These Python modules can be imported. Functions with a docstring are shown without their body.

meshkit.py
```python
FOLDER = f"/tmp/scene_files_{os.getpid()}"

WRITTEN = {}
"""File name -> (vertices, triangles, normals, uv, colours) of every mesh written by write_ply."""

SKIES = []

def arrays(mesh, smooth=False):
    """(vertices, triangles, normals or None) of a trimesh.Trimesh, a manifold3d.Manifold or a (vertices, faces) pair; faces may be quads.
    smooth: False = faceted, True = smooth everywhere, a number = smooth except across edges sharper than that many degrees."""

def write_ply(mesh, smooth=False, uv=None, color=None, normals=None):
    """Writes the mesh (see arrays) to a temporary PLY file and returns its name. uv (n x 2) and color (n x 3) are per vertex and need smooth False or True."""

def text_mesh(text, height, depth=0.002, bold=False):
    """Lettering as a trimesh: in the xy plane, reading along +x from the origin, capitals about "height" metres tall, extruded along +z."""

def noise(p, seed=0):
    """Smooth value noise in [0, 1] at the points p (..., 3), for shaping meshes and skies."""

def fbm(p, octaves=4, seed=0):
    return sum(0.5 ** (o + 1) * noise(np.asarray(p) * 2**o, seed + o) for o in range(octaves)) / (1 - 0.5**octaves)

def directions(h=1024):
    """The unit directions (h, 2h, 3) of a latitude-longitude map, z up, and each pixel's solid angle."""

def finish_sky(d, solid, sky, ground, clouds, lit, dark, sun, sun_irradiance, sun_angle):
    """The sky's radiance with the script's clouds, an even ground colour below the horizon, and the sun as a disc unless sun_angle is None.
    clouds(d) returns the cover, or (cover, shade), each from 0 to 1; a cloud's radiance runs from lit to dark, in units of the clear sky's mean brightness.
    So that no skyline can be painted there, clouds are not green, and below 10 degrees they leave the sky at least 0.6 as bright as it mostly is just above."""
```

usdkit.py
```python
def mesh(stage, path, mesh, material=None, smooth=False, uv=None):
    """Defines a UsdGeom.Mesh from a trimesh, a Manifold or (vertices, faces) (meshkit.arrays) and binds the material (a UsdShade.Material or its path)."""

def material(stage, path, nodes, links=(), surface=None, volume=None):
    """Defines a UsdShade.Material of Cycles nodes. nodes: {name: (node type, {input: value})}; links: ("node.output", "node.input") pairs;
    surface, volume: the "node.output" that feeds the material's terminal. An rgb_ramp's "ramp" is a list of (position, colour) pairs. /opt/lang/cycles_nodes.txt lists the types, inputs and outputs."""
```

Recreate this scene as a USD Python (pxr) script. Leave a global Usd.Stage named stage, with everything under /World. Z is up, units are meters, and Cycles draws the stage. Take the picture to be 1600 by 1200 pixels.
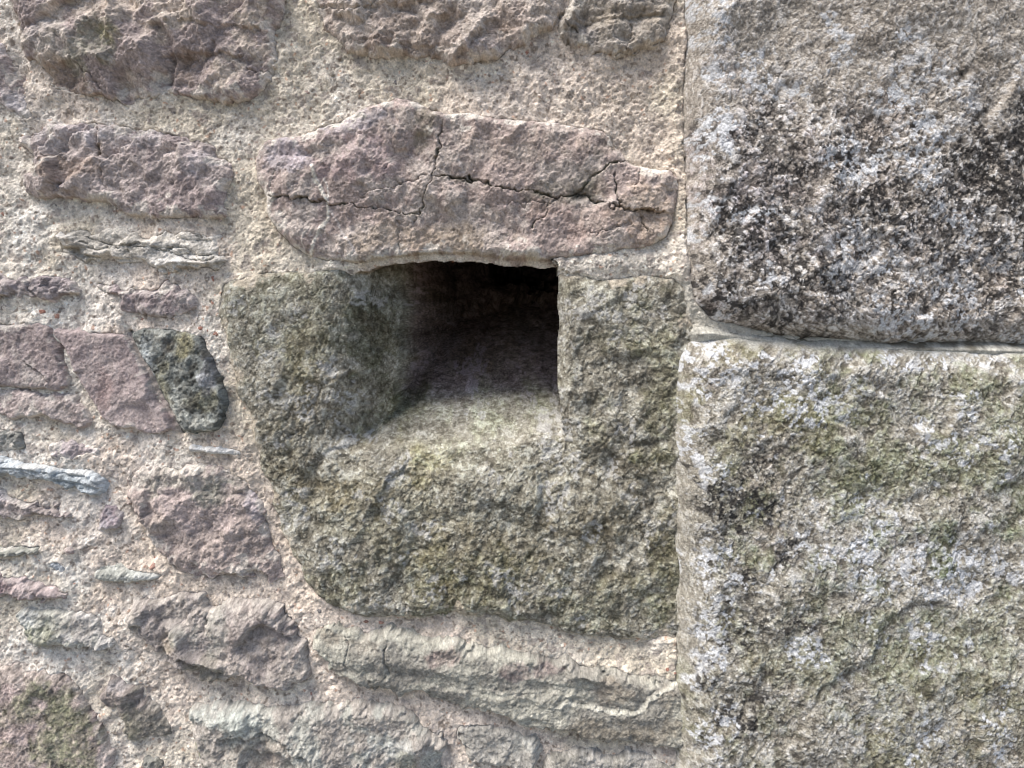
import math
import numpy as np
from scipy.spatial import cKDTree
from scipy.ndimage import gaussian_filter
from pxr import Usd, UsdGeom, UsdLux, UsdShade, Sdf, Gf, Vt
import usdkit

stage = Usd.Stage.CreateInMemory()
UsdGeom.SetStageUpAxis(stage, UsdGeom.Tokens.z)
UsdGeom.SetStageMetersPerUnit(stage, 1.0)
UsdGeom.Xform.Define(stage, '/World')
UsdGeom.Scope.Define(stage, '/World/Looks')

# ------------------------------------------------------------------ camera, sky, sun, exposure
DIST, EYE, PITCH, FPX = 0.88, 1.32, math.radians(5.0), 1256.0     # metres from the wall, eye height, downward tilt
cam = UsdGeom.Camera.Define(stage, '/World/camera')
cam.CreateHorizontalApertureAttr(36.0)
cam.CreateVerticalApertureAttr(27.0)
cam.CreateFocalLengthAttr(36.0 * FPX / 1600.0)
cam.CreateClippingRangeAttr((0.02, 1000.0))
cam.CreateExposureAttr(2.12)
cam.AddTranslateOp().Set(Gf.Vec3d(0, -DIST, EYE))
cam.AddRotateXOp().Set(90.0 - math.degrees(PITCH))

SUN_AZ, SUN_EL = math.radians(-127.0), math.radians(58.0)          # azimuth from +y towards +x
to_sun = np.array([math.sin(SUN_AZ) * math.cos(SUN_EL), math.cos(SUN_AZ) * math.cos(SUN_EL), math.sin(SUN_EL)])
dome = UsdLux.DomeLight.Define(stage, '/World/sky')
dome.CreateIntensityAttr(1.0)
sky_m = usdkit.material(stage, '/World/Looks/sky_look', {
    'sky': ('sky_texture', {'sky_type': 'single_scattering', 'sun_disc': False, 'sun_elevation': SUN_EL, 'sun_rotation': SUN_AZ,
                            'aerosol_density': 2.0}),
    'bg': ('background_shader', {'strength': 0.05})}, [('sky.color', 'bg.color')], surface='bg.background')
UsdShade.MaterialBindingAPI.Apply(dome.GetPrim()).Bind(sky_m)
dome.GetPrim().SetCustomDataByKey('kind', 'structure')
dome.GetPrim().SetCustomDataByKey('label', 'pale daylight sky in front of the wall')
sun = UsdLux.DistantLight.Define(stage, '/World/sun')
sun.CreateIntensityAttr(0.4)
sun.CreateAngleAttr(28.0)
sun.CreateNormalizeAttr(True)
sun.CreateColorAttr(Gf.Vec3f(1.0, 0.965, 0.91))
sun.AddRotateXYZOp().Set(Gf.Vec3f(math.degrees(math.pi / 2 - SUN_EL), 0, -math.degrees(SUN_AZ) + 180))

# ------------------------------------------------------------------ canvas on the wall plane (y = 0), in photo pixels
STEP = 1.3
X0, Y0, X1, Y1 = -105.0, -105.0, 1705.0, 1305.0
NX, NY = int((X1 - X0) / STEP) + 1, int((Y1 - Y0) / STEP) + 1
PX = 0.0007                                                        # about this many metres per pixel on the wall
cp, sp = math.cos(PITCH), math.sin(PITCH)


def to_wall(px, py):
    """A picture position to (x, z) on the wall plane."""
    a, b = (px - 800.0) / FPX, (600.0 - py) / FPX
    dy, dz = cp + b * sp, -sp + b * cp
    t = DIST / dy
    return a * t, EYE + dz * t


def lin(h):
    v = np.array([int(h[i:i + 2], 16) for i in (0, 2, 4)]) / 255.0
    return np.where(v <= 0.04045, v / 12.92, ((v + 0.055) / 1.055) ** 2.4).astype(np.float32)


def sstep(a, b, x):
    t = np.clip((x - a) / (b - a), 0, 1)
    return t * t * (3 - 2 * t)


_tabs = {}


def vn(u, v, seed):
    """Smooth noise, mean 0 and spread about 1, one cell per unit."""
    if seed not in _tabs:
        _tabs[seed] = np.random.default_rng(seed).normal(size=(256, 256)).astype(np.float32)
    T = _tabs[seed]
    iu, iv = np.floor(u), np.floor(v)
    fu, fv = (u - iu).astype(np.float32), (v - iv).astype(np.float32)
    iu, iv = iu.astype(np.int32), iv.astype(np.int32)
    fu, fv = fu * fu * (3 - 2 * fu), fv * fv * (3 - 2 * fv)
    a0, a1, b0, b1 = iu & 255, (iu + 1) & 255, iv & 255, (iv + 1) & 255
    r = (T[b0, a0] * (1 - fu) + T[b0, a1] * fu) * (1 - fv) + (T[b1, a0] * (1 - fu) + T[b1, a1] * fu) * fv
    return r * 1.5


def fbm(X, Y, wave, octs, gain, seed, ax=1.0, ay=1.0, rot=0.0):
    c, s = math.cos(rot), math.sin(rot)
    U, V = (X * c + Y * s) / ax, (-X * s + Y * c) / ay
    r, a, n = 0, 1.0, 0
    for o in range(octs):
        k = 2.0 ** o / wave
        r = r + a * vn(U * k + 17.3 * o + seed * 3.7, V * k - 9.1 * o + seed * 5.3, seed * 31 + o)
        n += a * a
        a *= gain
    return r / math.sqrt(n)


def smooth_poly(P, n=2):
    P = np.asarray(P, float)
    for _ in range(n):
        Q = np.roll(P, -1, 0)
        P = np.stack([P * 0.8 + Q * 0.2, P * 0.2 + Q * 0.8], 1).reshape(-1, 2)
    return P


def poly_sd(X, Y, P):
    """Signed distance, positive inside."""
    best = np.full(X.shape, 1e12, np.float32)
    ins = np.zeros(X.shape, bool)
    for a, b in zip(P, np.roll(P, -1, 0)):
        ex, ey = b - a
        L = ex * ex + ey * ey
        if L < 1e-9:
            continue
        wx, wy = X - a[0], Y - a[1]
        t = np.clip((wx * ex + wy * ey) / L, 0, 1)
        np.minimum(best, (wx - t * ex) ** 2 + (wy - t * ey) ** 2, out=best)
        if a[1] != b[1]:
            ins ^= ((a[1] > Y) != (b[1] > Y)) & (X < (b[0] - a[0]) * (Y - a[1]) / (b[1] - a[1]) + a[0])
    return np.where(ins, 1, -1) * np.sqrt(best)


def line_d(X, Y, L):
    """Distance to an open line, side (positive to its right hand when drawn left to right: below), and how far along."""
    best = np.full(X.shape, 1e12, np.float32)
    side = np.zeros(X.shape, np.float32)
    along = np.zeros(X.shape, np.float32)
    n = len(L) - 1
    for k in range(n):
        a, b = np.array(L[k], float), np.array(L[k + 1], float)
        e = b - a
        wx, wy = X - a[0], Y - a[1]
        t = np.clip((wx * e[0] + wy * e[1]) / (e @ e), 0, 1)
        d = (wx - t * e[0]) ** 2 + (wy - t * e[1]) ** 2
        m = d < best
        best = np.where(m, d, best)
        side = np.where(m, np.sign(e[0] * wy - e[1] * wx), side)
        along = np.where(m, (k + t) / n, along)
    return np.sqrt(best), side, along


class Win:
    def __init__(s, x0, y0, x1, y1):
        s.j0, s.i0 = max(0, int((x0 - X0) / STEP)), max(0, int((y0 - Y0) / STEP))
        s.j1, s.i1 = min(NX, int((x1 - X0) / STEP) + 2), min(NY, int((y1 - Y0) / STEP) + 2)
        x = (X0 + STEP * np.arange(s.j0, s.j1)).astype(np.float32)
        y = (Y0 + STEP * np.arange(s.i0, s.i1)).astype(np.float32)
        s.X, s.Y = np.meshgrid(x, y)
        s.sl = (slice(s.i0, s.i1), slice(s.j0, s.j1))


FULL = Win(X0, Y0, X1 - STEP, Y1 - STEP)
MACRO = 0.0035 * fbm(FULL.X, FULL.Y, 420, 2, 0.5, 900)             # the whole wall is not quite flat


def facets(X, Y, size, slope, step, seed, beta=4.0, warp=0.16, ax=1.0, rot=0.0):
    """Broken-rock relief: tilted planes of random outline that meet in edges and small steps (in metres)."""
    rng = np.random.default_rng(seed)
    WX = X + warp * size * fbm(X, Y, size * 0.9, 3, 0.5, seed + 1)
    WY = Y + warp * size * fbm(X, Y, size * 0.9, 3, 0.5, seed + 2)
    c, s = math.cos(rot), math.sin(rot)
    U, V = (WX * c + WY * s) / ax, -WX * s + WY * c
    u0, u1, v0, v1 = U.min(), U.max(), V.min(), V.max()
    n = max(4, int((u1 - u0) * (v1 - v0) / size ** 2))
    pts = np.stack([rng.uniform(u0, u1, n), rng.uniform(v0, v1, n)], 1)
    g = rng.normal(0, slope, (n, 2))
    off = rng.normal(0, step, n)
    d, k = cKDTree(pts).query(np.stack([U.ravel(), V.ravel()], 1), k=min(3, n))
    w = np.exp(-(d - d[:, :1]) / beta)
    du = (U.ravel()[:, None] - pts[k, 0]) * PX
    dv = (V.ravel()[:, None] - pts[k, 1]) * PX
    h = off[k] + g[k, 0] * du + g[k, 1] * dv
    return ((h * w).sum(1) / w.sum(1)).reshape(X.shape).astype(np.float32)


# ------------------------------------------------------------------ materials
def rock_look(name, scale, mott, bump, rough=0.92):
    return usdkit.material(stage, '/World/Looks/' + name, {
        'att': ('attribute', {'attribute': 'albedo'}),
        'tc': ('geometry', {}),
        'n1': ('noise_texture', {'scale': scale, 'detail': 5.0, 'roughness': 0.72}),
        'mr': ('map_range', {'from_min': 0.3, 'from_max': 0.7, 'to_min': 1.0 - mott, 'to_max': 1.0 + mott}),
        'mul': ('vector_math', {'math_type': 'multiply'}),
        'n2': ('noise_texture', {'scale': scale * 1.15, 'detail': 4.0, 'roughness': 0.72}),
        'bp': ('bump', {'strength': bump, 'distance': 0.0022}),
        'p': ('principled_bsdf', {'roughness': rough, 'specular_ior_level': 0.22, 'diffuse_roughness': 0.6})},
        [('tc.position', 'n1.vector'), ('tc.position', 'n2.vector'), ('n1.fac', 'mr.value'), ('att.color', 'mul.vector1'),
         ('mr.result', 'mul.vector2'), ('mul.vector', 'p.base_color'), ('n2.fac', 'bp.height'), ('bp.normal', 'p.normal')],
        surface='p.BSDF')


LOOK = {'sand': rock_look('sandstone_look', 430, 0.34, 0.9), 'rubble': rock_look('rubble_look', 360, 0.26, 0.9),
        'mortar': rock_look('mortar_look', 380, 0.22, 0.95, 0.95), 'slate': rock_look('slate_look', 420, 0.22, 0.7, 0.75)}

_names = {}


def numbered(parent, name):
    k = (parent, name)
    n = _names.get(k, 0)
    _names[k] = n + 1
    return f'{parent}/{name}' + (f'_{n:03d}' if n else '')


def put_mesh(parent, name, v, f, nrm, col, look, label=None):
    path = numbered(parent, name)
    m = UsdGeom.Mesh.Define(stage, path)
    m.CreatePointsAttr(Vt.Vec3fArray.FromNumpy(np.ascontiguousarray(v, np.float32)))
    m.CreateFaceVertexCountsAttr(Vt.IntArray.FromNumpy(np.full(len(f), 3, np.int32)))
    m.CreateFaceVertexIndicesAttr(Vt.IntArray.FromNumpy(np.ascontiguousarray(f, np.int32).ravel()))
    m.CreateSubdivisionSchemeAttr('none')
    if nrm is not None:
        m.CreateNormalsAttr(Vt.Vec3fArray.FromNumpy(np.ascontiguousarray(nrm, np.float32)))
        m.SetNormalsInterpolation('vertex')
    pv = UsdGeom.PrimvarsAPI(m).CreatePrimvar('albedo', Sdf.ValueTypeNames.Color3fArray, 'vertex')
    pv.Set(Vt.Vec3fArray.FromNumpy(np.ascontiguousarray(np.clip(col, 0.004, 0.85), np.float32)))
    UsdShade.MaterialBindingAPI.Apply(m.GetPrim()).Bind(LOOK[look])
    if label:
        m.GetPrim().SetCustomDataByKey('label', label)
    return path


GRAIN = np.random.default_rng(5).normal(size=(NY, NX)).astype(np.float32)
GRAIN2 = np.random.default_rng(6).normal(size=(NY, NX)).astype(np.float32)


def relief_mesh(w, H, mask, back, undercut=None, taper=.93):
    """A closed piece of stone: its worked face from the height field H (metres out of the wall) where mask is set, sides and a back at depth 'back'."""
    x, z = to_wall(w.X, w.Y)
    H = H + .00011 * GRAIN[w.sl]
    P = np.stack([x, -H, z], -1)
    N = np.cross(np.gradient(P, axis=0), np.gradient(P, axis=1))
    N /= np.maximum(np.linalg.norm(N, axis=-1, keepdims=True), 1e-12)
    q = mask[:-1, :-1] & mask[1:, :-1] & mask[:-1, 1:] & mask[1:, 1:]
    used = np.zeros(mask.shape, bool)
    used[:-1, :-1] |= q; used[1:, :-1] |= q; used[:-1, 1:] |= q; used[1:, 1:] |= q
    idx = np.cumsum(used.ravel()).reshape(used.shape) - 1
    a, b, c, d = idx[:-1, :-1][q], idx[1:, :-1][q], idx[1:, 1:][q], idx[:-1, 1:][q]
    flip = ((np.add.outer(np.arange(q.shape[0]), np.arange(q.shape[1])) & 1) == 1)[q]
    f1 = np.where(flip[:, None], np.stack([a, b, d], 1), np.stack([a, b, c], 1))
    f2 = np.where(flip[:, None], np.stack([b, c, d], 1), np.stack([a, c, d], 1))
    V, NN, n = P[used], N[used], int(used.sum())
    qp = np.pad(q, 1)
    core = qp[1:-1, 1:-1]
    E = []
    for nb, (p0, p1) in ((qp[1:-1, :-2], (idx[:-1, :-1], idx[1:, :-1])), (qp[2:, 1:-1], (idx[1:, :-1], idx[1:, 1:])),
                         (qp[1:-1, 2:], (idx[1:, 1:], idx[:-1, 1:])), (qp[:-2, 1:-1], (idx[:-1, 1:], idx[:-1, :-1]))):
        m = core & ~nb
        E.append(np.stack([p0[m], p1[m]], 1))
    E = np.concatenate(E)
    bi, inv = np.unique(E, return_inverse=True)
    inv = inv.reshape(E.shape)
    cx = V[bi].mean(0)
    B = V[bi].copy()
    B[:, 0] = cx[0] + (B[:, 0] - cx[0]) * taper
    B[:, 2] = cx[2] + (B[:, 2] - cx[2]) * taper
    B[:, 1] = back
    if undercut is not None:                                       # the rim of an opening turns back only a little, away from the opening
        ux, uz, ur = undercut
        inside = np.hypot(V[bi][:, 0] - ux, V[bi][:, 2] - uz) < ur
        B[inside] = V[bi][inside] + np.array([0, .035, 0])
        away = V[bi][inside] - np.array([ux, 0, uz])
        B[inside, 0] += np.where(away[:, 0] > .03, .022, 0)
        B[inside, 2] += np.where(away[:, 2] > .03, .03, -.004)
    nb = len(bi)
    e0, e1 = E[:, 0], E[:, 1]
    g0, g1 = n + inv[:, 0], n + inv[:, 1]
    side = np.concatenate([np.stack([e1, e0, g0], 1), np.stack([e1, g0, g1], 1)])
    cap = np.stack([np.full(len(E), n + nb), g1, g0], 1)
    if undercut is not None:
        cap = cap[:0]
    out = B - np.array([cx[0], back, cx[2]])
    out /= np.maximum(np.linalg.norm(out, axis=1, keepdims=True), 1e-9)
    V, NN = np.concatenate([V, B]), np.concatenate([NN, out])
    if len(cap):
        V, NN = np.concatenate([V, [[cx[0], back, cx[2]]]]), np.concatenate([NN, [[0, 1.0, 0]]])
    return V, np.concatenate([f1, f2, side, cap]), NN, used, bi


# ------------------------------------------------------------------ the stones' faces
SD = np.full((NY, NX), -999.0, np.float32)                        # distance into the nearest stone
DROP = np.zeros((NY, NX), np.float32)
PIECES = []


def stone(name, poly, top, edge, c1, c2, seed, look='rubble', fac=(45, 0.22, 0.0012), fb=(60, 0.0016), grain=0.00036, ax=1.0, rot=0.0,
          strata=None, wob=3.0, feats=(), spots=(), smear=0.5, mott=0.16, smear_w=16, label=None, back=0.11, tilt=(0, 0), sm=2, dark=0.0, pits=0.0):
    P = smooth_poly(poly, sm)
    m = 16
    w = Win(P[:, 0].min() - m, P[:, 1].min() - m, P[:, 0].max() + m, P[:, 1].max() + m)
    X, Y = w.X, w.Y
    sd = poly_sd(X, Y, P) + wob * (fbm(X, Y, 26, 3, 0.6, seed + 5) + 0.25 * fbm(X, Y, 5, 1, 0.5, seed + 6))
    t = np.clip(sd / edge, 0, 1)
    prof = np.sqrt(1 - (1 - t) ** 2)
    top = top * 0.78
    H = top * prof
    inw = np.clip(sd / (edge * 0.6), 0, 1)
    cx, cy = P.mean(0)
    H = H + inw * (tilt[0] * (X - cx) * PX + tilt[1] * (Y - cy) * PX)
    if fac:
        H = H + inw * 0.62 * facets(X, Y, fac[0], fac[1], fac[2], seed + 10, ax=ax, rot=rot)
    H = H + (0.3 + 0.7 * inw) * fb[1] * fbm(X, Y, fb[0], 6, 0.58, seed + 20, ax=max(1.0, ax * 0.8), rot=rot)
    H = H + 0.16 * fb[1] * fbm(X, Y, 12, 3, 0.9, seed + 25)
    if strata:
        per, amp = strata
        U = Y * math.cos(rot) - X * math.sin(rot)
        ph = U / per + 0.6 * fbm(X, Y, per * 3, 3, 0.5, seed + 30, ax=3, rot=rot)
        fr = ph - np.floor(ph)
        lv = vn(np.floor(ph) * 1.0, X * 0 + X / (per * 7), seed + 33)
        H = H + inw * amp * (sstep(0, 0.75, fr) * 0.9 - 0.9 * sstep(0.86, 1.0, fr) + 0.7 * lv)
    col = np.empty(X.shape + (3,), np.float32)
    mixn = sstep(-0.9, 0.9, fbm(X, Y, 48, 5, 0.65, seed + 40, ax=max(1.0, ax * 0.7), rot=rot))
    col[:] = lin(c1) + (lin(c2) - lin(c1)) * mixn[..., None]
    veins_lit_edges = []
    lum = col.mean(-1, keepdims=True)
    col = (lum + 0.70 * (col - lum)) * 1.10
    for ft in feats:
        kind, L = ft[0], ft[1]
        L2 = smooth_line(L)
        jx, jy = 2.2 * fbm(X, Y, 14, 3, 0.6, seed + 50), 2.2 * fbm(X, Y, 14, 3, 0.6, seed + 51)
        d, s, al = line_d(X + jx, Y + jy, L2)
        if kind == 'crack':                                        # width px, depth m
            ends = np.clip(np.minimum(al, 1 - al) * 12, 0.3, 1)
            vw = ft[2] * ends * (0.75 + 0.35 * fbm(X, Y, 20, 2, 0.5, seed + 52))
            H = H - ft[3] * np.exp(-(d / np.maximum(vw, 0.7)) ** 2)
            H = H + .22 * ft[3] * fbm(X, Y, 90, 1, .5, seed + 55) * np.where(s > 0, 1, -1) * np.exp(-d / 16) * ends
            if len(ft) > 4:
                k = np.exp(-(d / (2.2 * np.maximum(vw, 0.7))) ** 2) * sstep(-0.6, 0.6, fbm(X, Y, 12, 3, 0.6, seed + 53))
                col += (lin(ft[4]) - col) * (0.8 * k)[..., None]
        elif kind == 'vein_or_lit_edge':                                       # width, height, colour
            d, s, al = line_d(X + .45 * jx, Y + .45 * jy, L2)
            k = np.exp(-(d / (ft[2] * (0.9 + 0.2 * fbm(X, Y, 15, 2, 0.5, seed + 54)).clip(0.6, 1.5))) ** 4)
            H = H + ft[3] * k
            veins_lit_edges.append((k, ft[4]))
        elif kind == 'ledge':                                      # step height m (above the line stands back by h), fall-off px
            end = np.clip(np.minimum(al, 1 - al) * 8 + 0.15, 0, 1)
            up = s < 0
            k = np.where(up, np.exp(-d / ft[3]) * sstep(0, 7, d), 0.0) * end
            H = H - ft[2] * k
        elif kind == 'over':                                       # overhang: below the line stands back
            end = np.clip(np.minimum(al, 1 - al) * 8 + 0.15, 0, 1)
            k = np.where(s > 0, np.exp(-d / ft[3]) * sstep(0, 4, d), 0.0) * end
            H = H - ft[2] * k
    for sx, sy, rx, ry, c, a, dh in spots:
        r = np.hypot((X - sx) / rx, (Y - sy) / ry) + 0.28 * fbm(X, Y, 30, 4, 0.6, seed + 60)
        k = 1 - sstep(0.55, 1.15, r)
        if dh:
            H = H + dh * (1 - sstep(0.1, 1.1, np.hypot((X - sx) / rx, (Y - sy) / ry) + 0.12 * fbm(X, Y, 30, 3, 0.6, seed + 61)))
        if c:
            sp_ = 0.65 + 0.35 * sstep(-0.8, 0.8, fbm(X, Y, 6, 3, 0.7, seed + 62))
            col += (lin(c) - col) * (a * k * sp_)[..., None]
    for k, c in veins_lit_edges:
        col += (lin(c) - col) * (0.9 * k)[..., None]
    g1, g2 = fbm(X, Y, 7.5, 2, 0.7, seed + 70), vn(X / 3.1 + seed, Y / 3.1, seed + 71)
    H = H + grain * (0.9 * g1 + 0.7 * g2)
    if pits:
        pn = fbm(X, Y, 8, 2, 0.6, seed + 75)
        H = H - pits * sstep(1.15, 1.7, pn)
    col *= (1 + mott * (0.7 * fbm(X, Y, 9, 3, 0.7, seed + 80) + 0.45 * vn(X / 2.6, Y / 2.6, seed + 81)))[..., None]
    if dark:                                                       # dark lichen specks
        dn = fbm(X, Y, 22, 4, 0.75, seed + 90)
        col += (lin('3d3a33') - col) * (dark * sstep(0.5, 1.3, dn))[..., None]
    if smear:                                                      # lime wash left on the stone from pointing
        sn = fbm(X, Y, 20, 4, 0.62, seed + 95)
        k = sstep(-0.15, 0.75, sn + 1.3 * (1 - sd / ((1.0 if cy < 880 else .75) * smear_w)) - 1.0) * min(1, smear * (1.1 if cy < 880 else .75))
        col += (lin('d0c8bd') - col) * k[..., None]
    H = np.where(sd < 0, np.minimum(H, sd * 0.00085 + 0.0004 * g1), H)
    H = H + MACRO[w.sl]
    fin(name, w, sd, H, col, look, label, back)


def fin(name, w, sd, H, col, look, label, back, margin=11, parent=None):
    SD[w.sl] = np.maximum(SD[w.sl], sd)
    PIECES.append((name, w, sd > -margin, H, col, look, label, back, parent))


def smooth_line(L):
    L = np.asarray(L, float)
    for _ in range(1):
        a, b = L[:-1], L[1:]
        L = np.concatenate([L[:1], np.stack([a * 0.78 + b * 0.22, a * 0.22 + b * 0.78], 1).reshape(-1, 2), L[-1:]])
    return L


UsdGeom.Xform.Define(stage, '/World/rubble_wall')
wall = stage.GetPrimAtPath('/World/rubble_wall')
wall.SetCustomDataByKey('label', 'rubble stone wall in pale lime mortar with a square recess under a cracked lintel')
wall.SetCustomDataByKey('category', 'wall')
wall.SetCustomDataByKey('kind', 'thing')
UsdGeom.Xform.Define(stage, '/World/dressed_pier')
pier = stage.GetPrimAtPath('/World/dressed_pier')
pier.SetCustomDataByKey('label', 'pier of two large dressed granular blocks standing proud at the right of the rubble wall')
pier.SetCustomDataByKey('category', 'pier')
WALL, PIER = '/World/rubble_wall', '/World/dressed_pier'

TAN, PURP, PUR2, GREY, GRN, PALE, BLU = 'b0a08f', '948378', 'a79290', '9b948b', '8a8772', 'bcb2a7', '98a0a6'

stone('stone', [(28, -80), (25, 10), (36, 40), (40, 80), (62, 95), (70, 120), (82, 140), (120, 150), (170, 146), (200, 162), (218, 150), (290, 150), (320, 160), (360, 168), (395, 160),
                (420, 128), (440, 100), (430, 60), (440, 20), (430, -80)], 0.019, 34, 'b3a190', '9a8780', 11, fac=(70, 0.34, 0.003), fb=(80, 0.0032), smear=0.6, smear_w=22,
      spots=[(100, 118, 46, 26, '8f7c68', .6, -.009), (160, 78, 42, 42, '8c8a7c', .7, -.010), (300, 112, 30, 36, '8f7d6d', .5, -.008), (190, 62, 18, 22, '9a9468', .5, 0), (90, 60, 40, 30, 'c6bfb6', .4, .006), (235, 95, 40, 35, 'b9aaa2', .4, .006)],
      feats=[('over', [(285, 35), (330, 45), (372, 42), (412, 44)], .006, 18), ('crack', [(388, 110), (420, 114), (448, 122)], 1.6, .004), ('crack', [(120, 95), (150, 125), (168, 140)], 1.5, .003),
             ('over', [(255, 92), (290, 88), (340, 84), (385, 92)], .006, 20)], label='large rough tan stone at the top left')
stone('stone', [(-90, 55), (5, 68), (15, 100), (30, 130), (50, 165), (45, 187), (25, 182), (0, 165), (-90, 160)], 0.010, 22, 'a8968f', 'b5aaa8', 12, fac=(34, .3, .0015))
stone('stone', [(22, 217), (50, 214), (72, 205), (75, 193), (140, 190), (165, 195), (240, 200), (290, 212), (325, 222), (345, 240), (362, 250), (367, 272), (360, 285), (352, 310), (351, 350), (325, 342),
                (260, 345), (205, 338), (190, 320), (150, 315), (110, 310), (45, 308), (38, 280), (35, 270), (60, 265), (55, 245), (35, 235)], 0.017, 16, '96837e', 'a6958d', 13, fac=(48, .26, .0022), fb=(50, .0018),
      wob=2.2, smear=.55, spots=[(110, 210, 60, 22, 'bcb4b2', .5, 0), (215, 218, 50, 24, 'c4bcba', .5, 0), (120, 262, 50, 18, '8d7663', .5, 0), (325, 250, 30, 24, 'b9b1b3', .5, 0)],
      feats=[('ledge', [(62, 252), (108, 246), (114, 222), (140, 208), (152, 240), (163, 256), (198, 238), (228, 216), (290, 228), (340, 256), (362, 270)], .011, 26), ('crack', [(162, 192), (156, 220), (160, 246)], 2.2, .006, '6b5d4c'),
             ('crack', [(163, 252), (168, 280), (174, 312)], 1.6, .002), ('ledge', [(100, 300), (125, 275), (160, 262)], .003, 14), ('ledge', [(250, 258), (285, 238), (296, 220)], .004, 12)], label='purplish stone split by a dark crack at its top')
stone('stone', [(80, 362), (130, 358), (190, 365), (240, 370), (290, 362), (340, 370), (345, 395), (360, 405), (350, 420), (300, 425), (230, 415), (180, 412), (120, 405), (95, 395), (90, 380)], 0.009, 12, 'bdb6ad', 'a49b8e', 14,
      fac=(26, .3, .0012), ax=2.6, rot=.1, strata=(17, .0038), fb=(40, .0016), smear=.75, label='pale flaky layered stone',
      feats=[('crack', [(255, 390), (285, 396), (302, 408), (318, 412), (340, 400)], 1.5, .004), ('crack', [(208, 416), (260, 421), (340, 424)], 1.5, .003), ('crack', [(130, 382), (165, 390), (195, 388), (230, 380)], 1.4, .004)],
      spots=[(104, 385, 12, 12, '8f8171', .6, -.003)])
stone('stone', [(-90, 432), (40, 428), (48, 440), (60, 434), (110, 432), (127, 445), (130, 462), (60, 460), (0, 468), (-90, 470)], 0.014, 11, '8d7f7e', 'a3958f', 15, fac=(30, .3, .0018), smear=.5, smear_w=10,
      feats=[('ledge', [(-60, 450), (0, 446), (40, 436), (60, 452), (125, 455)], .009, 14), ('crack', [(44, 430), (50, 446), (60, 462)], 2.0, .005)])
stone('stone', [(150, 445), (165, 440), (195, 450), (270, 446), (310, 460), (314, 480), (282, 496), (215, 490), (195, 480), (190, 465), (160, 462)], 0.011, 13, '958380', 'a59790', 16, fac=(34, .26, .0014), smear=.55, smear_w=12,
      feats=[('ledge', [(155, 452), (190, 462), (230, 460), (305, 466)], .006, 14)])
stone('stone', [(-90, 505), (25, 505), (30, 510), (76, 506), (88, 530), (100, 560), (112, 600), (72, 610), (30, 603), (-90, 607)], 0.010, 9, 'a79990', '9a8782', 17, fac=(60, .14, .001), fb=(60, .0009), wob=1.6, grain=.00028,
      smear=.5, smear_w=12, feats=[('ledge', [(28, 512), (32, 550), (48, 570), (75, 590)], .002, 20), ('crack', [(45, 567), (65, 585), (80, 598)], 1.4, .002)])
stone('stone', [(-90, 616), (35, 607), (80, 614), (116, 612), (134, 648), (142, 663), (80, 655), (0, 645), (-90, 650)], 0.008, 10, 'a08d86', 'ae9d94', 18, fac=(50, .14, .001), fb=(50, .0009), smear=.5, smear_w=12)
stone('stone', [(84, 514), (112, 518), (190, 521), (200, 526), (216, 556), (238, 600), (258, 640), (275, 672), (255, 678), (215, 672), (180, 665), (152, 640), (130, 600), (106, 550)], 0.010, 6, '9b8783', 'a8958f', 19, sm=1, fac=(70, .10, .0006),
      fb=(70, .0007), grain=.00028, wob=1.4, smear=.4, smear_w=9, mott=.10, label='flat purple stone with a slanting right side', spots=[(165, 610, 12, 26, '88716c', .5, -.0012)], tilt=(-.03, 0))
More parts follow.
